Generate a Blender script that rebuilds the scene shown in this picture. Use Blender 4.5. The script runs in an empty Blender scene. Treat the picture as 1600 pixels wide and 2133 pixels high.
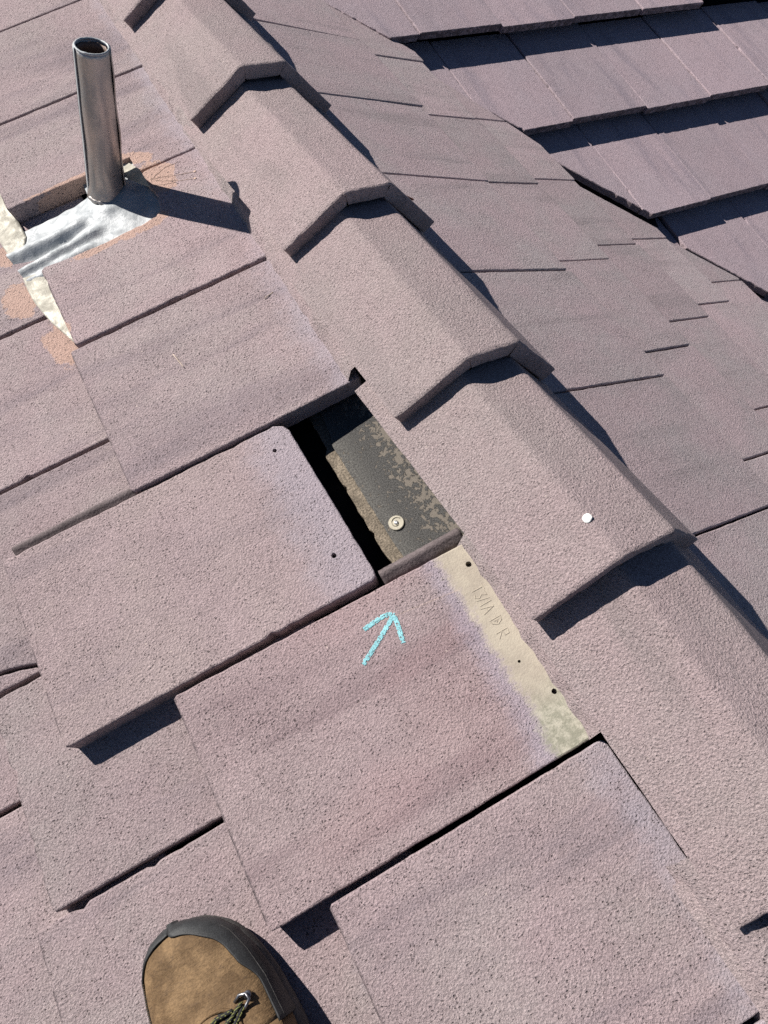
import bpy, bmesh, math, random
from mathutils import Vector, Matrix, noise
from mathutils.geometry import tessellate_polygon

scene = bpy.context.scene
# ------------------------------------------------------------------ camera, world, sun
S = 0.9                       # metres per layout unit
H0 = 5.0                      # height of the ridge line above ground
TH = math.radians(20); BETA = math.radians(15)
def W(x, y, z):               # layout point -> world metres (ridge apex line is x=0,z=0)
    return Vector((x*S, y*S, z*S + H0))
cam_d = bpy.data.cameras.new('camera'); cam = bpy.data.objects.new('camera', cam_d)
scene.collection.objects.link(cam); scene.camera = cam
rot = Matrix(((0.8653076, 0.3386724, -0.3695183), (-0.4789379, 0.7761056, -0.4102177), (0.1478558, 0.5319408, 0.8337731)))
cam.matrix_world = Matrix.Translation(W(-0.62393, 0, 0.83709)) @ rot.to_4x4()
cam_d.sensor_fit = 'VERTICAL'; cam_d.sensor_height = 36; cam_d.lens = 36*1533.6/2133
cam_d.clip_start = 0.02; cam_d.clip_end = 500

SUN = Vector((-0.50, 0.67, 0.55)).normalized()      # direction towards the sun
world = bpy.data.worlds.new('World'); scene.world = world; world.use_nodes = True
wn = world.node_tree; wn.nodes.clear()
sky = wn.nodes.new('ShaderNodeTexSky'); sky.sky_type = 'NISHITA'; sky.sun_disc = False
sky.air_density = 1.0; sky.dust_density = 0.0; sky.ozone_density = 2.5; sky.altitude = 5000
sky.sun_elevation = math.asin(SUN.z); sky.sun_rotation = math.atan2(SUN.x, SUN.y)
bg = wn.nodes.new('ShaderNodeBackground'); bg.inputs[1].default_value = 0.05
wo = wn.nodes.new('ShaderNodeOutputWorld')
wn.links.new(sky.outputs[0], bg.inputs[0]); wn.links.new(bg.outputs[0], wo.inputs[0])
sd = bpy.data.lights.new('sun', 'SUN'); sd.energy = 5.0; sd.angle = math.radians(0.5); sd.color = (1, 0.955, 0.90)
sun = bpy.data.objects.new('sun', sd); scene.collection.objects.link(sun)
sun.rotation_euler = SUN.to_track_quat('Z', 'Y').to_euler(); sun.location = (0, 0, 12)
scene.view_settings.view_transform = 'Standard'; scene.view_settings.look = 'None'
scene.cycles.use_denoising = False; scene.cycles.diffuse_bounces = 1
scene.view_settings.exposure = 0.54; scene.view_settings.gamma = 1; scene.view_settings.use_curve_mapping = False

# ------------------------------------------------------------------ frames
class Frame:                  # columns: b (up the slope), a (along the course), n (out of the roof)
    def __init__(s, o, b, a, n):
        s.o, s.b, s.a, s.n = Vector(o), Vector(b), Vector(a), Vector(n)
    def p(s, b, a, z=0):
        q = s.o + s.b*b + s.a*a + s.n*z
        return W(*q)
    def mat(s, b, a, z=0, yaw=0, pitch=0):
        m = Matrix((s.b, s.a, s.n)).transposed()
        m = m @ Matrix.Rotation(yaw, 3, 'Z') @ Matrix.Rotation(pitch, 3, 'Y')
        return Matrix.Translation(s.p(b, a, z)) @ m.to_4x4()
c, s_ = math.cos(TH), math.sin(TH)
FL = Frame((-0.3*c, 0, -0.3*s_), (c, 0, s_), (0, 1, 0), (-s_, 0, c))       # near slope, b = local x, a = y
FR = Frame((0, 0, 0), (-c, 0, s_), (0, -1, 0), (s_, 0, c))                  # behind the ridge, b = -u, a = -y
Y0F = 2.9417
FF = Frame((0, Y0F, 0), (0, math.cos(BETA), math.sin(BETA)), (-1, 0, 0), (0, -math.sin(BETA), math.cos(BETA)))

# ------------------------------------------------------------------ object helpers
def tag(o, label=None, cat=None, kind=None, group=None):
    if label: o['label'] = label
    if cat: o['category'] = cat
    if kind: o['kind'] = kind
    if group: o['group'] = group
    return o
def link(o, parent=None):
    scene.collection.objects.link(o)
    if parent is not None:
        o.parent = parent
        o.matrix_parent_inverse = Matrix.Identity(4)
    return o
def empty(name, m):
    o = bpy.data.objects.new(name, None); o.empty_display_size = 0.05
    scene.collection.objects.link(o); o.matrix_world = m
    o['_m'] = 1; del o['_m']
    MW[o.name] = m.copy()
    return o
MW = {}
def add(name, verts, faces, mat, m, parent=None, smooth=False, scale=S, label=None):
    """mesh with local verts (layout units) placed by world matrix m"""
    me = bpy.data.meshes.new(name)
    me.from_pydata([tuple(v[i]*scale for i in range(3)) for v in verts], [], faces)
    me.update()
    if mat: me.materials.append(mat)
    if smooth: me.polygons.foreach_set('use_smooth', [True]*len(me.polygons))
    o = bpy.data.objects.new(name, me); link(o, parent)
    if parent is not None:
        o.matrix_local = MW[parent.name].inverted() @ m
    else:
        o.matrix_world = m
    MW[o.name] = m.copy()
    if label: o['label'] = label
    return o
def fix_normals(o):
    bm = bmesh.new(); bm.from_mesh(o.data); bmesh.ops.recalc_face_normals(bm, faces=bm.faces[:]); bm.to_mesh(o.data); bm.free()
    return o
def nz(x, y, z=0.0): return noise.noise(Vector((x, y, z)))

# ------------------------------------------------------------------ materials
class NT:
    def __init__(s, name):
        s.m = bpy.data.materials.new(name); s.m.use_nodes = True
        s.t = s.m.node_tree; s.t.nodes.clear()
        s.out = s.n('ShaderNodeOutputMaterial'); s.bs = s.n('ShaderNodeBsdfPrincipled')
        s.t.links.new(s.bs.outputs[0], s.out.inputs[0])
        s.bs.inputs['Roughness'].default_value = 0.9
        s.bs.inputs['Specular IOR Level'].default_value = 0.25
    def n(s, k): return s.t.nodes.new(k)
    def put(s, sock, v):
        if isinstance(v, bpy.types.NodeSocket): s.t.links.new(v, sock)
        elif isinstance(v, (tuple, list)):
            sock.default_value = tuple(v) + ((1,) if len(v) == 3 and sock.type == 'RGBA' else ())
        else: sock.default_value = v
    def math(s, op, a, b=0.0, c=None, clamp=False):
        n = s.n('ShaderNodeMath'); n.operation = op; n.use_clamp = clamp
        s.put(n.inputs[0], a); s.put(n.inputs[1], b)
        if c is not None: s.put(n.inputs[2], c)
        return n.outputs[0]
    def vmath(s, op, a, b=(0, 0, 0)):
        n = s.n('ShaderNodeVectorMath'); n.operation = op; s.put(n.inputs[0], a); s.put(n.inputs[1], b); return n.outputs[0]
    def dot(s, a, b):
        n = s.n('ShaderNodeVectorMath'); n.operation = 'DOT_PRODUCT'; s.put(n.inputs[0], a); s.put(n.inputs[1], b); return n.outputs[1]
    def noise(s, v, scale, detail=2, rough=0.5, dist=0.0):
        n = s.n('ShaderNodeTexNoise'); s.put(n.inputs['Vector'], v); n.inputs['Scale'].default_value = scale
        n.inputs['Detail'].default_value = detail; n.inputs['Roughness'].default_value = rough; n.inputs['Distortion'].default_value = dist
        return n.outputs['Fac']
    def voro(s, v, scale, feature='F1'):
        n = s.n('ShaderNodeTexVoronoi'); n.feature = feature; s.put(n.inputs['Vector'], v); n.inputs['Scale'].default_value = scale
        return n
    def ramp(s, f, a, b, lo=0.0, hi=1.0, smooth=True):
        n = s.n('ShaderNodeMapRange'); n.interpolation_type = 'SMOOTHSTEP' if smooth else 'LINEAR'
        s.put(n.inputs['Value'], f); n.inputs['From Min'].default_value = a; n.inputs['From Max'].default_value = b
        n.inputs['To Min'].default_value = lo; n.inputs['To Max'].default_value = hi
        return n.outputs[0]
    def mix(s, f, a, b, mode='MIX'):
        n = s.n('ShaderNodeMix'); n.data_type = 'RGBA'; n.blend_type = mode
        s.put(n.inputs[0], f); s.put(n.inputs[6], a); s.put(n.inputs[7], b); return n.outputs[2]
    def scale3(s, v, sc):
        n = s.n('ShaderNodeMapping'); s.put(n.inputs['Vector'], v); n.inputs['Scale'].default_value = sc; return n.outputs[0]
    def comb(s, x, y, z):
        n = s.n('ShaderNodeCombineXYZ'); s.put(n.inputs[0], x); s.put(n.inputs[1], y); s.put(n.inputs[2], z); return n.outputs[0]
    def bump(s, h, dist, strength=1.0):
        n = s.n('ShaderNodeBump'); s.put(n.inputs['Height'], h); n.inputs['Distance'].default_value = dist
        s.put(n.inputs['Strength'], strength); return n.outputs[0]

def ellipses(N, u, v, lst, warp, soft=0.35):
    """union mask of soft ellipses (u0,v0,ru,rv,deg) with a noise-warped rim"""
    acc = None
    for (u0, v0, ru, rv, dg) in lst:
        ca, sa = math.cos(math.radians(dg)), math.sin(math.radians(dg))
        du = N.math('SUBTRACT', u, u0); dv = N.math('SUBTRACT', v, v0)
        p = N.math('MULTIPLY_ADD', du, ca/ru, N.math('MULTIPLY', dv, sa/ru))
        q = N.math('MULTIPLY_ADD', du, -sa/rv, N.math('MULTIPLY', dv, ca/rv))
        d = N.math('SQRT', N.math('ADD', N.math('MULTIPLY', p, p), N.math('MULTIPLY', q, q)))
        m = N.ramp(N.math('ADD', d, warp), 1.0-soft, 1.0+soft, 1.0, 0.0)
        acc = m if acc is None else N.math('MAXIMUM', acc, m)
    return acc

def concrete(name, base, grey, dark, grain=1.0, streak_axis=0, head=None, salmon=None, special=None, coarse=1.0, speck=0.6, rnd=0.11, pit=1.0, streak=0.85):
    N = NT(name)
    tc = N.n('ShaderNodeTexCoord').outputs['Object']
    oi = N.n('ShaderNodeObjectInfo')
    off = N.math('MULTIPLY', oi.outputs['Random'], 37.0)
    v = N.vmath('ADD', tc, N.comb(off, off, off))
    sc = (2.2, 17, 3) if streak_axis == 0 else (19, 2.2, 3)
    st = N.noise(N.scale3(v, sc), 0.9, 3, 0.6, 0.4)
    cloud = N.noise(v, 5.5, 4, 0.6)
    mott = N.noise(v, 60, 4, 0.65)
    fine = N.noise(v, 400*coarse, 4, 0.75)
    mid = N.noise(v, 190*coarse, 4, 0.75)
    # colour of the material itself
    col = N.mix(N.ramp(cloud, 0.35, 0.68), base, grey)
    col = N.mix(N.ramp(st, 0.50, 0.72, 0, streak), col, dark)
    col = N.mix(N.ramp(mott, 0.3, 0.75, 0.0, 0.35), col, tuple(x*0.80 for x in base))
    vw = N.vmath('ADD', v, N.scale3(N.comb(N.noise(v, 330, 2), N.noise(N.vmath('ADD', v, (3, 1, 2)), 330, 2), 0.0), (0.004, 0.004, 0)))
    vo = N.voro(N.scale3(vw, (1.0, 1.5, 1.0)), 230*coarse)
    cellr = N.n('ShaderNodeSeparateColor'); N.put(cellr.inputs[0], vo.outputs['Color'])
    dist = N.math('ADD', vo.outputs['Distance'], N.math('MULTIPLY', fine, 0.30))
    clump = N.noise(v, 17, 4, 0.7)
    pm = N.math('MULTIPLY', N.ramp(dist, 0.26, 0.50, 1, 0), N.ramp(N.math('ADD', cellr.outputs[0], N.math('MULTIPLY', clump, 1.7)), 1.42, 1.66))
    gran = N.ramp(fine, 0.32, 0.68, 0.70, 1.20)
    col = N.mix(1.0, col, N.comb(gran, gran, gran), 'MULTIPLY')
    rv = N.ramp(oi.outputs['Random'], 0, 1, 1-rnd, 1+rnd*0.6, False)
    col = N.mix(1.0, col, N.comb(rv, N.math('MULTIPLY_ADD', rv, 0.9, 0.1), N.math('MULTIPLY_ADD', rv, 0.9, 0.1)), 'MULTIPLY')
    stn = N.ramp(N.noise(N.scale3(v, (0.25, 1, 1) if streak_axis == 0 else (1, 0.25, 1)), 12, 5, 0.7), 0.53, 0.72, 0, 0.45)
    col = N.mix(stn, col, dark)
    wn_ = N.ramp(N.noise(v, 7.3, 4, 0.65), 0.55, 0.72, 0, 0.12)
    col = N.mix(wn_, col, tuple(min(0.6, x*1.16) for x in grey))
    # tiny pale aggregate grains
    vs = N.voro(v, 75)
    cs = N.n('ShaderNodeSeparateColor'); N.put(cs.inputs[0], vs.outputs['Color'])
    sp = N.math('MULTIPLY', N.ramp(vs.outputs['Distance'], 0.05, 0.13, 1, 0), N.ramp(cs.outputs[1], 0.93, 0.95))
    col = N.mix(N.math('MULTIPLY', sp, speck), col, (0.75, 0.62, 0.55))
    sx = N.n('ShaderNodeSeparateXYZ'); N.put(sx.inputs[0], tc)
    if streak_axis == 0:
        ed = N.math('MULTIPLY', N.ramp(sx.outputs[0], 0.0008, 0.0042, 1, 0), N.ramp(N.noise(v, 90, 4, 0.7), 0.36, 0.56, 0.15, 0.9))
        col = N.mix(ed, col, (0.10, 0.08, 0.085))  # shading at the tail edge, painted in as a broken dark line
    # world position expressed in near-slope layout coordinates
    geo = N.n('ShaderNodeNewGeometry')
    P = N.vmath('SUBTRACT', geo.outputs['Position'], tuple(W(*FL.o)))
    lx = N.math('DIVIDE', N.dot(P, tuple(FL.b)), S); ly = N.math('DIVIDE', N.dot(P, tuple(FL.a)), S)
    flat = None
    if head is not None:
        w1 = N.math('MULTIPLY', N.math('SUBTRACT', N.noise(v, 22, 4, 0.7), 0.5), 0.10)
        hx = N.math('ADD', N.math('DIVIDE', sx.outputs[0], S), w1)
        col = N.mix(N.ramp(hx, head[0], head[1], 0, head[2]), col, (0.43, 0.395, 0.455))
    if special is not None:
        col, flat = special(N, col, lx, ly, v)
        pm = N.math('MULTIPLY', pm, N.ramp(flat, 0, 1, 1.0, 0.15))
    if salmon is not None:
        wr = N.math('MULTIPLY', N.math('SUBTRACT', N.noise(v, 38, 5, 0.75), 0.5), 1.9)
        m = ellipses(N, lx, ly, salmon, wr, 0.06)
        m = N.math('MULTIPLY', m, N.ramp(pm, 0.2, 0.8, 1, 0.3))
        col = N.mix(N.math('MULTIPLY', m, 0.85), col, (0.56, 0.375, 0.30))
    col = N.mix(N.math('MULTIPLY', pm, 0.62*pit), col, tuple(x*0.22 for x in base))
    N.put(N.bs.inputs['Base Color'], col)
    h = N.math('MULTIPLY_ADD', fine, 1.05, N.math('MULTIPLY', mid, 0.40))
    h = N.math('SUBTRACT', h, N.math('MULTIPLY', pm, 1.1*pit))
    vg = N.voro(vw, 330*coarse)
    h = N.math('SUBTRACT', h, N.math('MULTIPLY', vg.outputs['Distance'], 0.32*grain))
    bst = N.ramp(N.noise(v, 8.0, 4, 0.7), 0.36, 0.66, 0.82 if streak_axis == 0 else 0.95, 1.0)
    if flat is not None:
        bst = N.math('MULTIPLY', bst, N.ramp(flat, 0, 1, 1.0, 0.30))
    N.put(N.bs.inputs['Normal'], N.bump(h, 0.0031*grain, bst))
    return N.m

BASE = (0.452, 0.345, 0.350); GREY = (0.445, 0.366, 0.358); DARK = (0.300, 0.240, 0.255)
SAL = [(0.010, 1.425, 0.045, 0.018, -30), (0.035, 1.345, 0.035, 0.055, 10), (-0.04, 1.235, 0.05, 0.020, 6), (-0.13, 1.225, 0.06, 0.010, 2),
       (-0.272, 1.085, 0.032, 0.055, 5), (-0.315, 1.23, 0.035, 0.045, 0), (-0.305, 1.36, 0.020, 0.03, 0), (-0.12, 1.438, 0.10, 0.006, 0)]
def special_b(N, col, lx, ly, v):
    n1 = N.math('MULTIPLY', N.math('SUBTRACT', N.noise(v, 14, 5, 0.7), 0.5), 0.045)
    n2 = N.math('MULTIPLY', N.math('SUBTRACT', N.noise(v, 150, 5, 0.8), 0.5), 0.040)
    # bare head strip: its rim runs from x=.097 at y=.36 to x=.10 at y=.04
    e = N.math('ADD', N.math('ADD', lx, n1), n2)
    e = N.math('ADD', e, N.ramp(ly, 0.03, 0.14, 0.006, 0.0))
    red = ellipses(N, lx, ly, [(-0.02, 0.355, 0.13, 0.035, 5), (0.02, 0.135, 0.075, 0.085, 20), (0.03, 0.24, 0.09, 0.02, 8), (-0.13, 0.10, 0.11, 0.035, 10)],
                   N.math('MULTIPLY', N.math('SUBTRACT', N.noise(v, 9, 3, 0.6), 0.5), 0.9), 0.6)
    col = N.mix(N.math('MULTIPLY', red, 0.15), col, (0.42, 0.235, 0.235))
    lav = N.math('MULTIPLY', N.ramp(e, 0.055, 0.092), 0.42)
    col = N.mix(lav, col, (0.42, 0.385, 0.47))
    bare = N.ramp(e, 0.088, 0.108)
    g = N.ramp(N.math('ADD', N.math('ADD', N.math('MULTIPLY', ly, -1.0), N.math('MULTIPLY', n1, 1.2)), N.math('MULTIPLY', lx, 0.25)), -0.115, -0.055, 0, 1)
    beige = N.mix(N.ramp(N.noise(v, 30, 4, 0.7), 0.35, 0.7), (0.45, 0.395, 0.315), (0.37, 0.32, 0.26))
    beige = N.mix(g, beige, N.mix(N.ramp(N.noise(v, 90, 5, 0.8), 0.4, 0.62), (0.27, 0.26, 0.20), (0.44, 0.41, 0.33)))
    col = N.mix(bare, col, beige)
    # hairline scratch running up the tile
    sl = N.math('ABSOLUTE', N.math('SUBTRACT', ly, N.math('MULTIPLY_ADD', lx, -0.125, 0.3085)))
    sc = N.math('MULTIPLY', N.ramp(sl, 0.0005, 0.0013, 1, 0), N.ramp(lx, -0.05, -0.04))
    sc = N.math('MULTIPLY', sc, N.ramp(lx, 0.10, 0.105, 1, 0))
    col = N.mix(N.math('MULTIPLY', sc, 0.45), col, (0.55, 0.42, 0.36))
    return col, bare
M_L = concrete('painted concrete tile', BASE, GREY, DARK, head=(0.335, 0.405, 0.45), salmon=SAL)
M_A = concrete('slipped tile concrete', (0.430, 0.332, 0.334), (0.42, 0.335, 0.325), (0.36, 0.285, 0.29), head=(0.38, 0.46, 0.45))
M_B = concrete('marked tile concrete', (0.415, 0.315, 0.318), (0.41, 0.325, 0.322), (0.29, 0.215, 0.222), special=special_b, streak=0.85)
M_C = concrete('ridge tile concrete', (0.445, 0.345, 0.345), (0.42, 0.345, 0.335), (0.31, 0.26, 0.255), grain=1.15, streak_axis=1, coarse=1.0, rnd=0.05, pit=0.5, streak=0.7)
M_R = concrete('far side tile concrete', (0.47, 0.362, 0.372), (0.43, 0.368, 0.366), (0.29, 0.245, 0.248), grain=0.9, pit=0.8, streak=0.55)
M_F = concrete('upper roof tile concrete', (0.43, 0.335, 0.360), (0.41, 0.335, 0.360), (0.28, 0.235, 0.27), grain=0.8, pit=0.6, rnd=0.12, streak=0.7)
M_MORTAR = concrete('ridge mortar', (0.44, 0.345, 0.345), (0.40, 0.345, 0.335), (0.25, 0.225, 0.215), grain=1.2, coarse=0.9, streak_axis=1)

def simple(name, colr, rough=0.8, metal=0.0, nscale=200, amp=0.25, bump=0.0005, spec=0.3):
    N = NT(name); tc = N.n('ShaderNodeTexCoord').outputs['Object']
    f = N.noise(tc, nscale, 4, 0.65); g = N.noise(tc, nscale/9, 3, 0.6)
    k = N.math('MULTIPLY', N.ramp(f, 0.3, 0.7, 1-amp, 1+amp), N.ramp(g, 0.3, 0.7, 1-amp*0.6, 1+amp*0.6))
    N.put(N.bs.inputs['Base Color'], N.mix(1.0, colr, N.comb(k, k, k), 'MULTIPLY'))
    N.bs.inputs['Roughness'].default_value = rough; N.bs.inputs['Metallic'].default_value = metal
    N.bs.inputs['Specular IOR Level'].default_value = spec
    N.put(N.bs.inputs['Normal'], N.bump(f, bump)); return N.m
M_LIP = simple('lip concrete darkened for shade', (0.13, 0.105, 0.105), 0.9, nscale=300, amp=0.3, bump=0.0012)  # lip colour set darker to stand in for the shade on it
M_VOID = simple('black underlay felt', (0.018, 0.018, 0.020), 0.95)
M_HOLE = simple('dark hole dirt', (0.02, 0.018, 0.018), 1.0)
M_CHALK = simple('cyan chalk', (0.30, 0.60, 0.64), 1.0, nscale=900, amp=0.25, bump=0.0006)
M_WHITE = simple('white paint dab', (0.78, 0.78, 0.74), 0.6)
M_LEAF = simple('dry brown leaf', (0.12, 0.035, 0.025), 0.7)
M_TWIG = simple('dry straw', (0.52, 0.42, 0.34), 0.7)
M_RUB = simple('black rubber', (0.026, 0.027, 0.028), 0.6, nscale=700, amp=0.35, bump=0.0004, spec=0.4)
M_RUBG = simple('scuffed grey rubber', (0.070, 0.066, 0.062), 0.75, nscale=420, amp=0.45, bump=0.0004)
M_STITCH = simple('dark thread', (0.10, 0.065, 0.035), 0.8)
M_IRON = simple('gunmetal hook', (0.22, 0.22, 0.23), 0.35, 0.9, bump=0.0001)
M_LACEK = simple('black lace', (0.02, 0.02, 0.02), 0.8, nscale=900)
M_LACEY = simple('yellow green lace thread', (0.16, 0.165, 0.05), 0.8, nscale=900)
M_CAPN = simple('tan plastic washer', (0.46, 0.42, 0.33), 0.5, nscale=300, amp=0.12, bump=0.0002)
M_ZINC = simple('zinc nail head', (0.6, 0.6, 0.6), 0.3, 0.8)
M_VALLEY = simple('rusty valley metal', (0.035, 0.027, 0.024), 0.8, 0.2)
M_MASTIC = simple('grey blue mastic', (0.13, 0.14, 0.17), 0.5)
M_GROUND = simple('dry soil', (0.20, 0.16, 0.12), 1.0, nscale=3, bump=0.01)
def mk_felt():
    N = NT('weathered roofing felt'); tc = N.n('ShaderNodeTexCoord').outputs['Object']
    sx = N.n('ShaderNodeSeparateXYZ'); N.put(sx.inputs[0], tc)
    gr = N.noise(tc, 620, 4, 0.85); gr2 = N.noise(tc, 340, 3, 0.7)
    fl = N.noise(N.scale3(tc, (1.1, 1, 1)), 95, 5, 0.65, 0.4)
    k = N.ramp(sx.outputs[0], 0.028, 0.075)
    pe = N.ramp(N.math('ADD', fl, N.math('MULTIPLY', k, 0.13)), 0.605, 0.625)
    col = N.mix(N.ramp(gr, 0.35, 0.68), (0.018, 0.018, 0.018), (0.175, 0.168, 0.158))
    col = N.mix(N.ramp(sx.outputs[0], 0.0, 0.035, 0.35, 0.0), col, N.mix(N.ramp(gr2, 0.4, 0.6), (0.09, 0.085, 0.08), (0.28, 0.27, 0.24)))
    col = N.mix(pe, col, N.mix(gr2, (0.14, 0.125, 0.105), (0.25, 0.215, 0.18)))
    N.put(N.bs.inputs['Base Color'], col)
    h = N.math('SUBTRACT', N.math('MULTIPLY', gr, 0.7), N.math('MULTIPLY', pe, 0.9))
    N.put(N.bs.inputs['Normal'], N.bump(h, 0.0014)); return N.m
M_FELT = mk_felt()
M_STRIP = simple('tan batten wood', (0.20, 0.165, 0.125), 0.9, nscale=330, amp=0.5, bump=0.0018)
def mk_leather():
    N = NT('tan nubuck leather'); tc = N.n('ShaderNodeTexCoord').outputs['Object']
    a = N.noise(tc, 28, 4, 0.65, 0.6); b = N.noise(tc, 420, 3, 0.7); d = N.noise(N.scale3(tc, (1, 3, 1)), 75, 4, 0.7, 1.0)
    col = N.mix(N.ramp(a, 0.35, 0.65), (0.115, 0.070, 0.034), (0.205, 0.130, 0.066))
    col = N.mix(N.ramp(d, 0.56, 0.72, 0, 0.6), col, (0.070, 0.045, 0.030))
    e2 = N.noise(N.scale3(tc, (2, 1, 1)), 120, 5, 0.8, 1.5)
    col = N.mix(N.ramp(e2, 0.62, 0.70, 0, 0.55), col, (0.06, 0.04, 0.03))
    k = N.ramp(b, 0.3, 0.7, 0.80, 1.2); col = N.mix(1.0, col, N.comb(k, k, k), 'MULTIPLY')
    N.put(N.bs.inputs['Base Color'], col); N.bs.inputs['Roughness'].default_value = 0.78
    N.put(N.bs.inputs['Normal'], N.bump(N.math('MULTIPLY_ADD', d, 1.6, b), 0.0007)); return N.m
M_LEATHER = mk_leather()
def mk_metal(name, c1, c2, rough, metal, tar=0.0):
    N = NT(name); tc = N.n('ShaderNodeTexCoord').outputs['Object']
    a = N.noise(N.scale3(tc, (1, 1, 0.25)), 40, 4, 0.6, 0.5); b = N.noise(tc, 260, 4, 0.7)
    col = N.mix(N.ramp(a, 0.35, 0.68), c1, c2)
    if tar:
        s = N.ramp(N.noise(tc, 55, 5, 0.75), 0.66, 0.70); col = N.mix(N.math('MULTIPLY', s, tar), col, (0.30, 0.20, 0.14))
    N.put(N.bs.inputs['Base Color'], col); N.bs.inputs['Metallic'].default_value = metal
    N.put(N.bs.inputs['Roughness'], N.ramp(a, 0.3, 0.7, rough-0.08, rough+0.12))
    N.bs.inputs['Specular IOR Level'].default_value = 0.5
    N.put(N.bs.inputs['Normal'], N.bump(N.math('MULTIPLY_ADD', a, 2.0, b), 0.0006)); return N.m
M_PIPE = mk_metal('weathered galvanised pipe', (0.52, 0.47, 0.43), (0.34, 0.33, 0.32), 0.42, 0.8)
M_PIPEIN = mk_metal('sooty pipe inside', (0.16, 0.11, 0.09), (0.08, 0.06, 0.05), 0.6, 0.3)
M_FLASH = mk_metal('crumpled galvanised flashing', (0.44, 0.455, 0.46), (0.33, 0.35, 0.36), 0.68, 0.35, 0.15)
M_FLASHP = mk_metal('oxidised flashing strip', (0.44, 0.42, 0.36), (0.33, 0.31, 0.26), 0.65, 0.35, 0.6)

# ------------------------------------------------------------------ slab builder
def rect(l, w, r=0.004):
    return [(r, 0), (l-r, 0), (l, r), (l, w-r), (l-r, w), (r, w), (0, w-r), (0, r)]
def dens(poly, step):
    out = []
    n = len(poly)
    for i in range(n):
        p, q = poly[i], poly[(i+1) % n]
        d = math.hypot(q[0]-p[0], q[1]-p[1]); k = max(1, int(d/step))
        for j in range(k): out.append((p[0]+(q[0]-p[0])*j/k, p[1]+(q[1]-p[1])*j/k))
    return out
def inset(poly, d):
    n = len(poly); out = []
    for i in range(n):
        a, b, c2 = poly[i-1], poly[i], poly[(i+1) % n]
        t = Vector((c2[0]-a[0], c2[1]-a[1])); 
        if t.length < 1e-9: out.append(b); continue
        t.normalize(); out.append((b[0]-t.y*d, b[1]+t.x*d))
    return out
def tess(loops):
    pts = [Vector((p[0], p[1], 0)) for l in loops for p in l]
    tris = tessellate_polygon([[Vector((p[0], p[1], 0)) for p in l] for l in loops])
    return tris
def slab(poly, t, seed=0, step=0.010, amp=0.0011, slope=0.0, holes=(), bev=0.0030, chip=0.5, under=0.0):
    """concrete slab: rough outline, worn arris, flat top tilted by slope*b; holes = [(b,a,r)]"""
    area = sum(poly[i][0]*poly[(i+1) % len(poly)][1]-poly[(i+1) % len(poly)][0]*poly[i][1] for i in range(len(poly)))
    if area < 0: poly = poly[::-1]
    P = dens(poly, step); Q = []
    for i, (x, y) in enumerate(P):
        k = nz(x*70, y*70, seed*3.7)*amp + nz(x*16, y*16, seed*1.3+9)*amp*0.5
        c3 = nz(x*45+seed*5.1, y*45, 4.4)
        if c3 > 0.34: k += (c3-0.34)*0.020*chip
        Q.append((x, y, k))
    outer = inset([(q[0], q[1]) for q in Q], 0.0)
    n = len(Q)
    ins = inset(P, 1.0)
    nrm = [(ins[i][0]-P[i][0], ins[i][1]-P[i][1]) for i in range(n)]
    def ring(d, z): return [(Q[i][0]+nrm[i][0]*(Q[i][2]+d), Q[i][1]+nrm[i][1]*(Q[i][2]+d), z) for i in range(n)]
    bv = [bev*(0.7+0.6*abs(nz(P[i][0]*60, P[i][1]*60, seed+3))) for i in range(n)]
    r0 = [(Q[i][0]+nrm[i][0]*(Q[i][2]*1.4+bv[i]), Q[i][1]+nrm[i][1]*(Q[i][2]*1.4+bv[i]), 0) for i in range(n)]
    r1 = [(Q[i][0]+nrm[i][0]*(Q[i][2]+bv[i]*0.35), Q[i][1]+nrm[i][1]*(Q[i][2]+bv[i]*0.35), -bv[i]*0.35) for i in range(n)]
    r2 = ring(0, -bev*1.1); r3 = ring(0.0008, -t*0.55); r4 = ring(0.001+under, -t)
    V = r0+r1+r2+r3+r4; F = []
    for k in range(4):
        for i in range(n):
            j = (i+1) % n; F.append((k*n+j, k*n+i, (k+1)*n+i, (k+1)*n+j))
    hl = []
    base = len(V)
    for (hb, ha, hr) in holes:
        m = 10; lo = [(hb+hr*math.cos(2*math.pi*q/m)*(1+0.2*nz(q, hb*9)), ha+hr*math.sin(2*math.pi*q/m)*(1+0.2*nz(q, ha*9, 3))) for q in range(m)]
        hl.append(lo)
    loops = [[(p[0], p[1]) for p in r0]] + hl
    for lo in hl: V += [(p[0], p[1], 0) for p in lo]
    idx = list(range(n)) + list(range(base, base+sum(len(l) for l in hl)))
    for tr in tess(loops):
        F.append(tuple(idx[i] for i in tr))
    o2 = base
    for lo in hl:
        m = len(lo); b2 = len(V)
        V += [(p[0], p[1], -t*0.8) for p in lo]
        for q in range(m): F.append((o2+q, o2+(q+1) % m, b2+(q+1) % m, b2+q))
        o2 += m
    for tr in tess([[(p[0], p[1]) for p in r4]]):
        F.append(tuple(4*n+i for i in tr))
    V = [(x, y, z-slope*x) for x, y, z in V]
    return V, F
TILES = 0
def tile(frame, parent, b, a, length, width, zt, mat, slope=0.085, t=0.038, yaw=0.0, poly=None, holes=(), seed=None, name='roof_tile', label=None, amp=0.0009, chip=0.12, step=0.010, gap=0.008):
    global TILES
    TILES += 1
    if seed is None: seed = TILES*1.37
    poly = poly or rect(length, width-gap)
    V, F = slab(poly, t, seed, step=step, amp=amp, slope=slope, holes=holes, chip=chip)
    o = add(name, V, F, mat, frame.mat(b, a, zt, yaw), parent, label=label)
    fix_normals(o)
    return o

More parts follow.
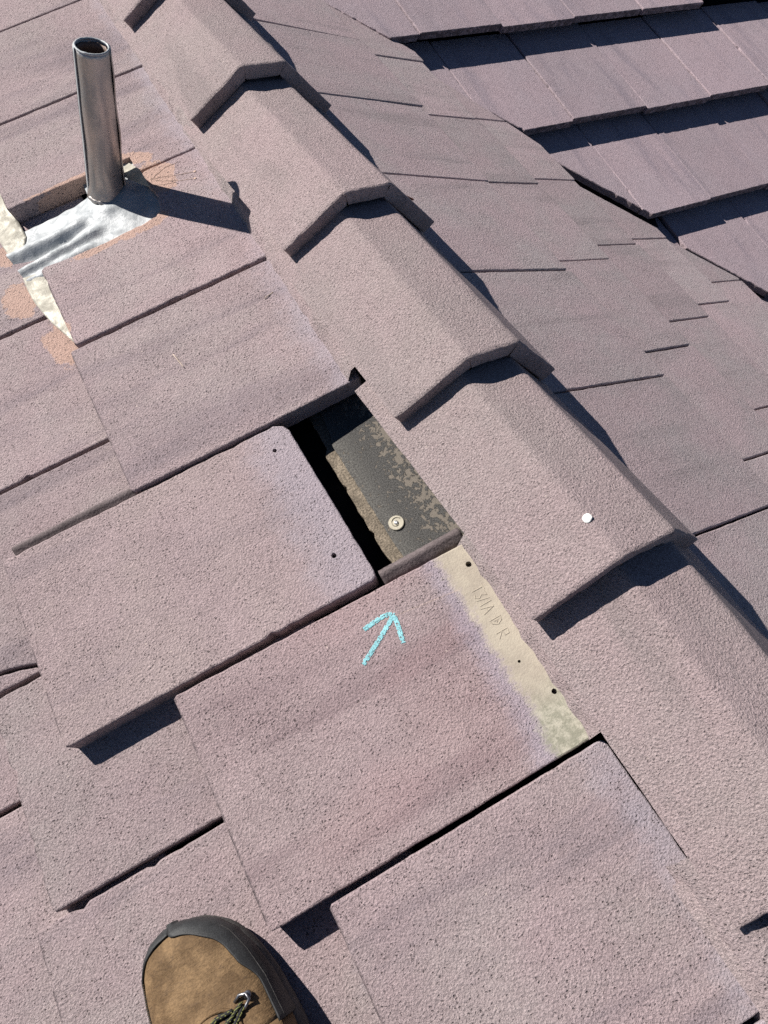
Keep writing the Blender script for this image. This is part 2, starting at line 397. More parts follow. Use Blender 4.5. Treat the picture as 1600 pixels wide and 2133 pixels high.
# ================================================================== setting
gm = Matrix.Translation((0, 0, 0))
g = add('ground', [(-60, -60, 0), (60, -60, 0), (60, 60, 0), (-60, 60, 0)], [(0, 1, 2, 3)], M_GROUND, gm, scale=1)
tag(g, 'bare dry ground far below the roof', 'ground', 'structure'); del g['category']; g['category'] = 'ground'

def deck(frame, parent, pts, z, name='roof_underlay', mat=None, t=0.02):
    V, F = slab(pts, t, 1, step=0.3, amp=0, bev=0.001, chip=0)
    o = add(name, V, F, mat or M_VOID, frame.mat(0, 0, z), parent); fix_normals(o); return o

# ================================================================== near slope
near = empty('roof_slope', FL.mat(0, 0)); tag(near, 'near roof slope of mauve concrete tiles with a gap where one tile is missing', 'roof')
deck(FL, near, [(-1.5, -1.2), (0.30, -1.2), (0.30, 3.0), (-1.5, 3.0)], -0.125)
R1 = [-0.626, -0.295, 0.036, 0.369, 0.6956, 1.028, 1.379, 1.696, 2.025, 2.34, 2.66]
def L1(i, tail, zt=0.012, head=0.155, **k):
    return tile(FL, near, tail, R1[i], head-tail, R1[i+1]-R1[i], zt, k.pop('mat', M_L), **k)
L1(0, -0.27)
E_ = L1(1, -0.243, poly=[(0.004, 0), (0.396, 0), (0.404, 0.06), (0.405, 0.12), (0.405, 0.20), (0.403, 0.25), (0.401, 0.319), (0.397, 0.323), (0.004, 0.323), (0, 0.319), (0, 0.004)])
# the marked tile B, with nail holes, lip and bare head strip
B_T = -0.320
HB = 0.156 - B_T
holesB = [(0.135-B_T, 0.322-0.036, 0.0045), (0.120-B_T, 0.166-0.036, 0.0022), (0.138-B_T, 0.109-0.036, 0.0038)]
Bt = tile(FL, near, B_T, 0.036, HB, 0.333, 0.014, M_B, poly=[(0.003, 0.0), (HB-0.003, -0.001), (HB, 0.001), (HB+0.002, 0.314), (HB-0.006, 0.319), (0.006, 0.326), (0, 0.322), (-0.001, 0.006)], holes=holesB, label='mauve roof tile with a chalk arrow and a bare beige head strip', seed=5.5)
# the slipped tile A
A_T = -0.479; HA = 0.012-A_T
Ab = tile(FL, near, A_T, 0.369, HA, 0.326, 0.026, M_A, poly=[(0.002, 0.003), (HA-0.010, 0.003), (HA-0.002, 0.006), (HA, 0.016), (HA-0.004, 0.300), (HA-0.010, 0.314), (HA-0.024, 0.321), (0.20, 0.322), (0.006, 0.324), (0.0, 0.318), (0.0, 0.01)],
          holes=[(-0.029-A_T, 0.647-0.369, 0.0036), (-0.029-A_T, 0.436-0.369, 0.0042)], label='slipped mauve roof tile with two nail holes beside the gap', seed=2.2, chip=0.6, amp=0.0014)
C_ = L1(4, -0.258)
# pipe tile, cut round the vent
PT = -0.245
L1(5, PT, poly=[(0, 0.004), (0.004, 0), (0.397, 0), (0.40, 0.004), (0.40, 0.344), (0.396, 0.347), (0.262, 0.347), (0.250, 0.338), (0.254, 0.30), (0.262, 0.262), (0.252, 0.228), (0.238, 0.214), (0.13, 0.205), (0.05, 0.208), (0.008, 0.212), (0.0, 0.206)], label='mauve roof tile cut away round the vent pipe', chip=0.4, amp=0.0014)
UT = -0.258
L1(6, UT, poly=[(0.0, 0.058), (0.006, 0.053), (0.10, 0.056), (0.264, 0.052), (0.264, 0.006), (0.268, 0.001), (0.409, 0), (0.413, 0.004), (0.413, 0.31), (0.409, 0.3135), (0.004, 0.3135), (0, 0.309)], label='mauve roof tile with a notch cut for the vent pipe', chip=0.4, amp=0.0014)
for i, tl in ((7, -0.24), (8, -0.262), (9, -0.25)): L1(i, tl)
# second course
R2 = [(-0.78, -0.455), (-0.455, -0.13), (-0.13, 0.1925), (0.1925, 0.511), (0.511, 0.845), (0.845, 1.170), (1.170, 1.50), (1.50, 1.82), (1.82, 2.14), (2.14, 2.46)]
T2 = [-0.59, -0.60, -0.60, -0.572, -0.585, -0.60, -0.59, -0.60, -0.58, -0.6]
for (y0, y1), tl in zip(R2, T2):
    if y0 == 0.511:
        tile(FL, near, tl, y0, 0.47, y1-y0, 0.0, M_L, poly=[(0.0, 0.034), (0.045, 0.029), (0.070, 0.022), (0.092, 0.014), (0.102, 0.002), (0.106, 0.0), (0.466, 0), (0.47, 0.004), (0.47, 0.326), (0, 0.326)], label='mauve roof tile with its lower corner broken off')
        tile(FL, near, tl, y0, 0.47, y1-y0, -0.001, M_L, poly=[(0.002, 0.0), (0.097, 0.0), (0.088, 0.010), (0.068, 0.017), (0.043, 0.0245), (0.0, 0.0295)], name='tile_fragment', step=0.006)
        continue
    tile(FL, near, tl, y0, 0.47, y1-y0, 0.0, M_L, chip=0.9)
# third course and below
for k, (tb, o) in enumerate([(-0.905, 0.02), (-1.22, 0.19), (-1.5, 0.05)]):
    for j in range(9):
        y0 = -0.655+o+0.331*j
        tile(FL, near, tb+random.Random(k*9+j).uniform(-0.01, 0.01), y0, 0.47, 0.331, 0.0, M_L, step=0.02)
# side lips (interlocks) of A and B : upstand bead with a groove
def lip(parent, x0, x1, y, z0, z1, w=0.023, seed=1):
    prof = [(-0.006, -0.022), (0.002, -0.012), (0.006, -0.010), (0.009, -0.008), (0.0135, -0.0045), (0.018, -0.008), (0.021, -0.013), (w, -0.014), (w, -0.028), (-0.006, -0.028)]
    n = 26; V = []; F = []; m = len(prof)
    for i in range(n+1):
        f = i/n; x = x0+(x1-x0)*f
        for (py, pz) in prof:
            V.append((x+0.0006*nz(i*0.9, py*80, seed), y+py+0.0009*nz(i*0.6, seed, py*50), z0+(z1-z0)*f+pz+0.0008*nz(i*0.7, py*90, seed+4)))
    for i in range(n):
        for j in range(m):
            k = (j+1) % m; F.append((i*m+j, i*m+k, (i+1)*m+k, (i+1)*m+j))
    F.append(tuple(range(m))[::-1]); F.append(tuple(n*m+j for j in range(m)))
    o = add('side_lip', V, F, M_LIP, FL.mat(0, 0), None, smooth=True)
    o.parent = parent; o.matrix_local = MW[parent.name].inverted() @ FL.mat(0, 0)
    fix_normals(o); return o
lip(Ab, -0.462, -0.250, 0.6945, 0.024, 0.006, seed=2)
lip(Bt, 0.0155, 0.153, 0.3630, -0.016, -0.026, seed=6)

# ---- what shows in the gap: void, batten and felt over the ridge board
MF = FL.mat(0, 0)
def fslab(poly, z, t, mat, name, parent=near, frame=FL, amp=0.001, step=0.008, bev=0.0015, slope=0, chip=0.3, seed=3, holes=()):
    x0, y0 = poly[0]
    V, F = slab([(p[0]-x0, p[1]-y0) for p in poly], t, seed, step=step, amp=amp, bev=bev, slope=slope, chip=chip, holes=holes)
    o = add(name, V, F, mat, frame.mat(x0, y0, z), parent); fix_normals(o); return o
fe = fslab([(0.062, 0.36), (0.24, 0.30), (0.24, 0.76), (0.075, 0.76), (0.064, 0.66), (0.060, 0.652), (0.057, 0.64)], -0.072, 0.010, M_FELT, 'roofing_felt', amp=0.0012, chip=0.3)
fslab([(0.040, 0.36), (0.10, 0.36), (0.10, 0.76), (0.050, 0.76), (0.047, 0.642), (0.0385, 0.632)], -0.080, 0.040, M_STRIP, 'batten', amp=0.0022, chip=1.0)
# cap nail
def disc(b, a, z, r, h, mat, name, parent, seg=28, dome=0.0, frame=FL):
    V = []; F = []
    rings = [(1.0, -h), (1.0, -0.25*h), (0.93, 0.0), (0.55, dome), (0.2, dome)]
    for (k, zz) in rings:
        for i in range(seg): V.append((r*k*math.cos(2*math.pi*i/seg), r*k*math.sin(2*math.pi*i/seg), zz))
    for q in range(len(rings)-1):
        for i in range(seg):
            j = (i+1) % seg; F.append((q*seg+i, q*seg+j, (q+1)*seg+j, (q+1)*seg+i))
    F.append(tuple((len(rings)-1)*seg+i for i in range(seg)))
    o = add(name, V, F, mat, frame.mat(b, a, z), parent, smooth=False); fix_normals(o); return o
cn = empty('cap_nail', FL.mat(0.0805, 0.4555, -0.071)); tag(cn, 'round tan plastic cap nail driven into the felt inside the gap', 'nail')
disc(0.0805, 0.4555, -0.0690, 0.0125, 0.0025, M_CAPN, 'washer', cn)
# raised spiral rib
V = []; F = []
for i in range(25):
    an = 0.4+i/24*4.6; r = 0.0095-0.0045*i/24
    for (dr, dz) in ((-0.0011, 0), (0, 0.0013), (0.0011, 0)):
        V.append(((r+dr)*math.cos(an), (r+dr)*math.sin(an), dz))
for i in range(24):
    for j in range(2): F.append((i*3+j, i*3+j+1, (i+1)*3+j+1, (i+1)*3+j))
add('spiral_rib', V, F, M_CAPN, FL.mat(0.0805, 0.4555, -0.0690), cn)
disc(0.0805, 0.4555, -0.0672, 0.0034, 0.002, M_ZINC, 'nail_head', cn, 16, 0.0006)

# ---- embossed maker's marks on the bare strip (parts of tile B)
def stroke_mesh(strokes, hw, hh, soft=0.3):
    V = []; F = []
    for st in strokes:
        for (p, q) in zip(st[:-1], st[1:]):
            d = Vector((q[0]-p[0], q[1]-p[1])); 
            if d.length < 1e-6: continue
            d.normalize(); nx, ny = -d.y*hw, d.x*hw; ex, ey = d.x*hw*0.5, d.y*hw*0.5
            b0 = len(V)
            for (px, py, e) in ((p[0], p[1], -1), (q[0], q[1], 1)):
                px += ex*e; py += ey*e
                V += [(px+nx, py+ny, -0.0004), (px+nx*soft, py+ny*soft, hh), (px-nx*soft, py-ny*soft, hh), (px-nx, py-ny, -0.0004)]
            F += [(b0, b0+1, b0+5, b0+4), (b0+1, b0+2, b0+6, b0+5), (b0+2, b0+3, b0+7, b0+6), (b0, b0+3, b0+2, b0+1), (b0+4, b0+5, b0+6, b0+7)]
    return V, F
# glyphs drawn in a 1 x 1 box: x right, y up; text runs down the strip (-y), glyph tops towards the ridge
GL = {'T': [[(0, 1), (1, 1)], [(0.5, 1), (0.5, 0)]], '3': [[(0.1, 1), (0.9, 1), (0.45, 0.6), (0.9, 0.3), (0.5, 0), (0.05, 0.1)]],
      '/': [[(0, 0), (0.7, 1)]], 'A': [[(0, 0), (0.5, 1), (1, 0)], [(0.2, 0.4), (0.8, 0.4)]],
      'D': [[(0, 0), (0, 1), (0.6, 0.9), (0.95, 0.5), (0.6, 0.1), (0, 0)], [(0.3, 0.35), (0.3, 0.65), (0.6, 0.5), (0.3, 0.35)]],
      'R': [[(0, 0), (0, 1), (0.8, 0.9), (0.8, 0.55), (0, 0.5), (0.9, 0)]], 'I': [[(0.5, 0), (0.5, 1)]]}
glyphs = [('T', 0.287, 0.009), ('3', 0.277, 0.009), ('/', 0.268, 0.006), ('I', 0.262, 0.006), ('A', 0.255, 0.010), ('D', 0.234, 0.011), ('R', 0.214, 0.010)]
for ch, y, w_ in glyphs:
    sts = []
    xb = 0.113 + 0.0005*(ord(ch) % 5) - (0.2-y)*0.03
    for st in GL[ch]:
        sts.append([(xb-B_T+0.019*py*0.9, (y-0.036)-w_*px*0.9) for px, py in st])
    V, F = stroke_mesh(sts, 0.0011, 0.0006)
    V = [(x, yy, z-0.085*x) for x, yy, z in V]
    o = add('embossed_mark', V, F, M_B, MW[Bt.name].copy(), Bt); fix_normals(o)

# ---- chalk arrow (grains of chalk lying on tile B)
rnd = random.Random(7)
ap = [[(-0.067, 0.269), (-0.045, 0.281), (-0.024, 0.293), (-0.004, 0.305), (0.003, 0.309)],
      [(-0.043, 0.312), (-0.030, 0.314), (-0.014, 0.3155), (-0.002, 0.3145), (0.004, 0.309), (0.002, 0.296), (-0.001, 0.282), (-0.004, 0.268)]]
V = []; F = []
for st in ap:
    for (p, q) in zip(st[:-1], st[1:]):
        d = Vector((q[0]-p[0], q[1]-p[1])); L_ = d.length; d.normalize()
        for k in range(int(L_/0.00006)):
            f = rnd.random()*L_; tt = rnd.gauss(0, 1); w = max(-1, min(1, tt*0.62))*0.0028
            x = p[0]+d.x*f-d.y*w; y = p[1]+d.y*f+d.x*w
            if nz(x*420, y*420, 2) < -0.16: continue
            if nz(x*90, y*90, 7) < -0.40: continue
            r = rnd.uniform(0.0005, 0.0011); a0 = rnd.random()*6; b0 = len(V); m = 5
            V += [(x-B_T+r*math.cos(a0+i*1.2566), y-0.036+r*math.sin(a0+i*1.2566), 0.0006-0.085*(x-B_T)) for i in range(m)]
            V.append((x-B_T, y-0.036, 0.0010-0.085*(x-B_T)))
            F += [(b0+i, b0+(i+1) % m, b0+m) for i in range(m)]
o = add('chalk_arrow', V, F, M_CHALK, MW[Bt.name].copy(), Bt, label='small light blue chalk arrow pointing at the gap')

# ================================================================== ridge
ridge = empty('roof_ridge', Matrix.Translation(W(0, 0, 0))); tag(ridge, 'line of overlapping three-sided mauve ridge tiles running diagonally across the roof', 'roof ridge')
PO = [(-0.155, -0.036), (-0.047, 0.055), (0.045, 0.055), (0.160, -0.050)]
def rounded(pts, r, k=4, step=0.008):
    out = [pts[0]]
    for i in range(1, len(pts)-1):
        a, b, c2 = map(Vector, (pts[i-1], pts[i], pts[i+1]))
        u = (a-b).normalized(); v = (c2-b).normalized()
        p, q = b+u*r, b+v*r
        for j in range(k+1):
            f = j/k; out.append(tuple(p*(1-f)**2+b*2*f*(1-f)+q*f*f))
    out.append(pts[-1])
    res = []
    for p, q in zip(out[:-1], out[1:]):
        d = math.hypot(q[0]-p[0], q[1]-p[1]); n = max(1, int(d/step))
        for j in range(n): res.append((p[0]+(q[0]-p[0])*j/n, p[1]+(q[1]-p[1])*j/n))
    res.append(out[-1]); return res
def cap(y, dx=0.0, dz=0.0, yaw=0.0, seed=0, length=0.47, drop=0.054, label=None):
    out = rounded(PO, 0.007)
    T = 0.028; n = len(out)
    inn = []
    for i, p in enumerate(out):
        a = out[max(0, i-1)]; b = out[min(n-1, i+1)]; t = Vector((b[0]-a[0], b[1]-a[1])).normalized()
        inn.append((p[0]+t.y*T, p[1]-t.x*T))
    # closed loop of profile: outer left->right, rounded bottom ends, inner right->left
    loop = out + inn[::-1]
    m = len(loop)
    def nrm(i):
        a = loop[i-1]; b = loop[(i+1) % m]; t = Vector((b[0]-a[0], b[1]-a[1])).normalized(); return (-t.y, t.x)
    NR = [nrm(i) for i in range(m)]
    ys = [(-0.0005, 0.0035), (0.0, 0.0018), (0.0025, 0.0), (0.008, 0.0)] + [(0.02+j*(length-0.02)/22, 0.0) for j in range(23)]
    V = []; F = []
    for (yy, ins) in ys:
        for i, p in enumerate(loop):
            k = 0.0008*nz(p[0]*60, yy*60, p[1]*60+seed*7) + 0.0010*nz(p[0]*14, yy*9, seed*3.1)
            e = 0.0
            if yy < 0.01: e = 0.0017*nz(p[0]*75+seed*3, p[1]*75, 1.7)
            x = p[0]+NR[i][0]*(k-ins); z = p[1]+NR[i][1]*(k-ins)
            sf = yy/length; wgt = min(1.0, max(0.0, (abs(p[0])-0.047)/0.108))
            V.append((x*(1+0.03*sf*wgt), yy+e, z-drop*sf-(0.012*wgt*sf if p[0] > 0 else 0)))
    for q in range(len(ys)-1):
        for i in range(m):
            j = (i+1) % m; F.append((q*m+i, q*m+j, (q+1)*m+j, (q+1)*m+i))
    # end faces as strips between outer and inner
    for base, flip in ((0, False), ((len(ys)-1)*m, True)):
        for i in range(n-1):
            f = (base+i, base+i+1, base+m-2-i, base+m-1-i)
            F.append(f[::-1] if flip else f)
    o = add('ridge_tile', V, F, M_C, Matrix.Translation(W(dx, y, dz)) @ Matrix.Rotation(yaw, 4, 'Z'), ridge, label=label)
    fix_normals(o)
    for pl in o.data.polygons: pl.use_smooth = True
    o.data.set_sharp_from_angle(angle=math.radians(38))
    return o
# mesh keeps crisp tail arris through custom edges
caps = [(2.60, 0, 0.012, 0), (2.20, 0.0, 0.012, 0), (1.778, 0.0, 0.014, 0.004), (1.380, 0.000, 0.016, 0.0), (0.955, 0.003, 0.028, 0.004), (0.553, 0.000, 0.030, -0.004), (0.190, 0.000, 0.034, 0.004), (-0.212, 0.014, 0.006, 0.0), (-0.62, 0, 0, 0), (-1.02, 0, 0, 0)]
for k, (y, dx, dz, yw) in enumerate(caps):
    yp, dzp = (caps[k-1][0], caps[k-1][2]) if k else (y+0.4, dz)
    cap(y, dx, dz, yw, seed=k+1, drop=(dz-(dzp-0.036))/((yp-y)/0.47))
# mortar bedding under the ridge tiles, both sides
# near side bed is broken where the tile is missing
def mortar_piece(side, ya, yb, e0=0.149):
    V = []; F = []; n = int((yb-ya)/0.012)
    for i in range(n+1):
        y = ya+(yb-ya)*i/n
        e = e0+0.003*nz(y*9, 3.3*side)+0.004*nz(y*45, 7*side)
        top = -0.050+0.004*nz(y*12, side*2.2)
        for (x, z) in ((0.06, -0.10), (0.10, -0.02), (e-0.012, top+0.010), (e, top-0.002), (e+0.003, -0.095)):
            V.append((x*side, y, z+0.0009*nz(y*70, x*70)))
    for i in range(n):
        for j in range(4): F.append((i*5+j, i*5+j+1, (i+1)*5+j+1, (i+1)*5+j))
    o = add('mortar_bed', V, F, M_MORTAR, Matrix.Translation(W(0, 0, 0)), ridge, smooth=True); fix_normals(o); return o
mortar_piece(-1, -1.1, -0.13); mortar_piece(-1, 0.035, 0.36, 0.137); mortar_piece(-1, 0.70, 3.0); mortar_piece(1, -1.1, 3.0)
# mastic squiggles under two tails
def tube(pts, r, mat, name, m, parent=None, seg=7, smooth=True):
    V = []; F = []
    P = [Vector(p) for p in pts]; n = len(P)
    for i, p in enumerate(P):
        t = (P[min(n-1, i+1)]-P[max(0, i-1)]).normalized()
        u = t.cross(Vector((0.13, 0.21, 0.97))).normalized(); w = t.cross(u)
        rr = r[i] if isinstance(r, (list, tuple)) else r
        for k in range(seg):
            an = 2*math.pi*k/seg; V.append(tuple(p+u*rr*math.cos(an)+w*rr*math.sin(an)))
    for i in range(n-1):
        for k in range(seg):
            j = (k+1) % seg; F.append((i*seg+k, i*seg+j, (i+1)*seg+j, (i+1)*seg+k))
    F.append(tuple(range(seg))[::-1]); F.append(tuple((n-1)*seg+k for k in range(seg)))
    return add(name, V, F, mat, m, parent, smooth=smooth)
MR = Matrix.Translation(W(0, 0, 0))
def mastic(y, xs, amp=0.003):
    pts = []
    for i in range(22):
        f = i/21; x = xs[0]+(xs[1]-xs[0])*f
        zz = 0.023 if abs(x) < 0.047 else 0.023-(abs(x)-0.047)*0.84
        pts.append((x, y-0.004-0.006*math.sin(f*3.1)+amp*nz(i*0.5, y*5), zz+0.0035*nz(i*0.7, 4+y)))
    tube(pts, [0.0016+0.0010*nz(i*0.8, y) for i in range(22)], M_MASTIC, 'mastic_bead', MR, ridge)
mastic(1.380, (-0.065, 0.08)); mastic(0.190, (-0.055, 0.05))

# ================================================================== slope behind the ridge
farside = empty('roof_slope', FR.mat(0, 0)); tag(farside, 'grey mauve tiled roof slope falling away behind the ridge down to the valley', 'roof')
EDGE = [(2.9, 0.16), (2.17, 0.609), (1.972, 0.769), (1.708, 0.903), (1.562, 1.001), (1.384, 1.035), (1.231, 1.215), (1.012, 1.305), (0.882, 1.571), (0.5, 1.80), (-0.2, 2.25), (-1.3, 3.0)]   # (y, u) lower cut rim at the valley
def edge_u(y):
    for (ya, ua), (yb, ub) in zip(EDGE[:-1], EDGE[1:]):
        if yb <= y <= ya: return 0.018+ua+(ub-ua)*(ya-y)/(ya-yb)
    return EDGE[0][1] if y > EDGE[0][0] else 3.0
def clip_half(poly, f):
    out = []
    for i in range(len(poly)):
        p, q = poly[i], poly[(i+1) % len(poly)]; fp, fq = f(p), f(q)
        if fp >= 0: out.append(p)
        if (fp >= 0) != (fq >= 0):
            t = fp/(fp-fq); out.append((p[0]+(q[0]-p[0])*t, p[1]+(q[1]-p[1])*t))
    return out
def rtile(u, y0, y1, zt=0.012, length=0.47, yaw=0.0, dz=0.0, slope=0.135):
    gap = 0.004; w = y1-y0
    length = min(length, u-0.12) if u-0.12 < length else length
    if u < 0.13: return
    poly = rect(length, w-gap)
    # cut by the valley rim: the rim straight across this tile
    eu0, eu1 = edge_u(y0), edge_u(y1)
    def f(p):   # p=(b,a); u=tail-b, y=y1-a
        uu = u-p[0]; yy = y1-p[1]; lim = eu1+(eu0-eu1)*(y1-yy)/w
        return lim-uu
    poly = clip_half(poly, f)
    if len(poly) < 3: return
    A = abs(sum(poly[i][0]*poly[(i+1) % len(poly)][1]-poly[(i+1) % len(poly)][0]*poly[i][1] for i in range(len(poly))))/2
    if A < 0.0015: return
    tile(FR, farside, -u, -y1, 0, w, zt+dz, M_R, slope=slope, t=0.034, poly=poly, yaw=yaw, step=0.016, amp=0.0009)
rr = random.Random(21)
c1 = [(-1.11, -.78, .55), (-.78, -.447, .545), (-.447, -.115, .55), (-.115, .218, .56), (.218, .552, .548), (.552, .885, .547), (.885, 1.215, .538), (1.215, 1.54, .545), (1.54, 1.87, .54), (1.87, 2.2, .54), (2.2, 2.5, .54)]
for (y0, y1, u) in c1:
    rtile(u, y0, y1, slope=0.10, yaw=(0.035 if abs(y0-1.54) < .01 else 0.0), dz=(0.003 if abs(y0-1.54) < .01 else 0))
def course(u, ys, jit=0.006, sl=0.135, dz=0.0):
    for y0, y1 in zip(ys[:-1], ys[1:]):
        rtile(u+rr.uniform(-jit, jit), y0, y1, slope=sl, dz=dz+rr.uniform(-0.002, 0.002))
course(.785, [-1.0, -.66, -.32, 0.02, .335, .648, .958, 1.270, 1.575, 1.88, 2.2, 2.5], dz=-0.002)
course(1.015, [-1.1, -.78, -.46, -.15, .155, .457, .755, 1.05, 1.343, 1.64, 1.95], dz=-0.002)
course(1.235, [-1.2, -.88, -.57, -.27, .01, .28, .56, .83, 1.11, 1.40, 1.7], dz=-0.002)
course(1.46, [-1.1, -.8, -.5, -.2, .10, .38, .66, .94, 1.22, 1.5], dz=-0.002)
course(1.69, [-1.2, -.9, -.6, -.3, 0.0, .27, .54, .82, 1.1], dz=-0.002)
course(1.93, [-1.1, -.8, -.5, -.2, .12, .42, .72, 1.0], dz=-0.002)
course(2.17, [-1.2, -.9, -.6, -.3, 0, .3, .6], dz=-0.002)
deck(FR, farside, [(-2.6, 1.2), (-2.6, -0.02), (-1.75, -0.52), (-1.40, -0.90), (-1.20, -1.02), (-0.95, -1.4), (-0.72, -1.85), (-0.5, -2.1), (-0.1, -2.9), (0.02, -2.9), (0.02, 1.2)], -0.060)

# ================================================================== upper slope beyond the valley
upper = empty('roof_slope', FF.mat(-1.4, -1.4)); tag(upper, 'mauve tiled roof slope rising beyond the valley with deep shadows under its courses', 'roof')
def vx(u):      # valley line x on this slope for upslope coordinate u
    # intersection with the plane behind the ridge: z = -tan(TH) x ; z = u sin(BETA)
    return -u*math.sin(BETA)/math.tan(TH)
rf = random.Random(4)
def fcourse(ut, joints, tails=None, length=0.43):
    for k, (xa, xb) in enumerate(zip(joints[:-1], joints[1:])):
        du = (tails or {}).get(k, rf.uniform(-0.004, 0.006)); u0 = ut+du
        poly = rect(length, xb-xa-0.004)
        def f(p):
            uu = u0+p[0]; x = xb-p[1]; return x-(vx(uu)-0.012)
        poly = clip_half(poly, f)
        if len(poly) < 3: continue
        A = abs(sum(poly[i][0]*poly[(i+1) % len(poly)][1]-poly[(i+1) % len(poly)][0]*poly[i][1] for i in range(len(poly))))/2
        if A < 0.002: continue
        tile(FF, upper, u0, -xb, 0, xb-xa, 0.010+rf.uniform(-0.003, 0.006), M_F, slope=0.135, t=0.024, poly=poly, yaw=rf.uniform(-0.005, 0.005), step=0.010, amp=0.0012, chip=0.5, gap=0.004)
fcourse(-0.22, [0.02+0.305*i for i in range(11)])
fcourse(-0.60, [0.27+0.305*i for i in range(11)])
fcourse(-0.980, [0.483, 0.789, 1.100, 1.404, 1.714, 2.017, 2.33, 2.64, 2.95, 3.26], {5: 0.035, 6: 0.035})
fcourse(-1.375, [0.56, 0.86, 1.160, 1.474, 1.771, 2.078, 2.385, 2.69, 3.0])
fcourse(-1.757, [0.605, 0.91, 1.213, 1.496, 1.781, 2.08, 2.39, 2.7, 3.0])
fcourse(-2.115, [0.71, 1.015, 1.320, 1.625, 1.93, 2.24, 2.55, 2.86])
fcourse(-2.50, [1.17, 1.47, 1.78, 2.09, 2.40, 2.7, 3.0])
fcourse(-2.88, [1.63, 1.93, 2.24, 2.55, 2.86])
deck(FF, upper, [(-3.0, -3.2), (0.3, -3.2), (0.3, 0.05), (-0.1, -0.07), (-3.0, -3.0*math.sin(BETA)/math.tan(TH))], -0.075)
# valley trough
V = []; F = []; n = 40
for i in range(n+1):
    u = -3.0+3.2*i/n; x = vx(u)
    base = FF.o + FF.b*u + Vector((x, 0, 0))
    for (dx, dz) in ((-0.10, -0.020), (-0.03, -0.045), (0, -0.060), (0.035, -0.040), (0.10, -0.048)):
        V.append((base.x+dx, base.y, base.z+dz+0.002*nz(i*0.5, dx*9)))
for i in range(n):
    for j in range(4): F.append((i*5+j, i*5+j+1, (i+1)*5+j+1, (i+1)*5+j))
o = add('valley_flashing', V, F, M_VALLEY, Matrix.Translation(W(0, 0, 0)), upper); fix_normals(o)

# ================================================================== vent pipe
PB = FL.o + FL.b*(-0.0693) + FL.a*1.370 + FL.n*(-0.015)      # layout coords of the pipe base
lean = math.radians(4.0)
ax = Vector((math.sin(TH+lean)*c - math.cos(TH+lean)*s_, 0, 0))  # placeholder, replaced below
la = TH+lean
axL = Vector((math.sin(la), 0, math.cos(la)))                  # axis in (b,a,n) of the near slope
axW = (FL.b*axL.x + FL.n*axL.z).normalized()
pm = axW.to_track_quat('Z', 'Y').to_matrix().to_4x4()
# make local x point roughly right in the picture
MP = Matrix.Translation(W(*PB)) @ pm
inv = MP.to_3x3().inverted(); right = inv @ Vector((0.865, -0.479, 0.148)); ang0 = math.atan2(right.y, right.x)
MP = MP @ Matrix.Rotation(ang0, 4, 'Z')                         # now +x = picture right, -y = towards viewer
vent = empty('vent_pipe', MP); tag(vent, 'tall weathered metal vent pipe standing in crumpled flashing left of the ridge', 'vent pipe')
HP = 0.280; RP = 0.0310
def pipe_shell(r0f, r1f, a0, a1, z0, z1, mat, name, nseg=64, nz_=30, closed=True, wob=0.0008, th=0.0022):
    V = []; F = []
    m = nseg if closed else nseg+1
    for side in (0, 1):
        for k in range(nz_+1):
            z = z0+(z1-z0)*k/nz_
            for i in range(m):
                an = a0+(a1-a0)*i/nseg
                r = (r0f(an, z) if side == 0 else r0f(an, z)-th)*(1.07-0.16*max(0, z)/HP)+wob*nz(math.cos(an)*1.5, math.sin(an)*1.5, z*14)
                zz = z + (0.0018*nz(math.cos(an)*3, math.sin(an)*3, 5) if k == nz_ else 0)
                V.append((r*math.cos(an), r*math.sin(an), zz))
    o2 = (nz_+1)*m
    for k in range(nz_):
        for i in range(nseg):
            j = (i+1) % m
            F.append((k*m+i, k*m+j, (k+1)*m+j, (k+1)*m+i)); F.append((o2+k*m+j, o2+k*m+i, o2+(k+1)*m+i, o2+(k+1)*m+j))
    for k in (0, nz_):
        for i in range(nseg):
            j = (i+1) % m; F.append((k*m+i, k*m+j, o2+k*m+j, o2+k*m+i))
    if not closed:
        for k in range(nz_):
            for i in (0, nseg): F.append((k*m+i, (k+1)*m+i, o2+(k+1)*m+i, o2+k*m+i))
    o = add(name, V, F, mat, MP, vent, smooth=True); fix_normals(o)
    return o
pipe_shell(lambda a, z: RP-0.0030, None, 0, 2*math.pi, -0.03, HP-0.004, M_PIPEIN, 'inner_pipe', wob=0.0004)
def flare(a, z):      # outer sheet: laps at the right, leaves a dark slit, dents near the bottom
    r = RP
    r -= 0.0030*max(0, 1-abs(z-0.055)/0.05)*math.exp(-((a+0.75)/0.5)**2)
    r += 0.006*math.exp(-((z+0.0)/0.02)**2)
    return r
pipe_shell(flare, None, -2.62, 0.10, 0.0, HP, M_PIPE, 'pipe_sheet', closed=False, nseg=56, wob=0.0010)
pipe_shell(lambda a, z: RP+0.0035+0.0014*math.sin(z*60)*math.exp(-((a-0.12)/0.25)**2), None, 0.02, 3.40, 0.0, HP-0.001, M_PIPE, 'pipe_sheet', closed=False, nseg=48, wob=0.0008)
pipe_shell(lambda a, z: RP+0.0030, None, 3.36, 3.72, 0.0, HP-0.001, M_FLASH, 'seam_strip', closed=False, nseg=10, wob=0.0004)
# rolled rim
pts = [((RP-0.0008)*0.92*math.cos(t), (RP-0.0008)*0.92*math.sin(t), HP+0.0008*nz(math.cos(t)*4, math.sin(t)*4)) for t in [2*math.pi*i/48 for i in range(49)]]
tube(pts, [0.0020+0.0006*nz(i*0.9, 2) for i in range(49)], M_FLASH, 'rolled_rim', MP, vent)
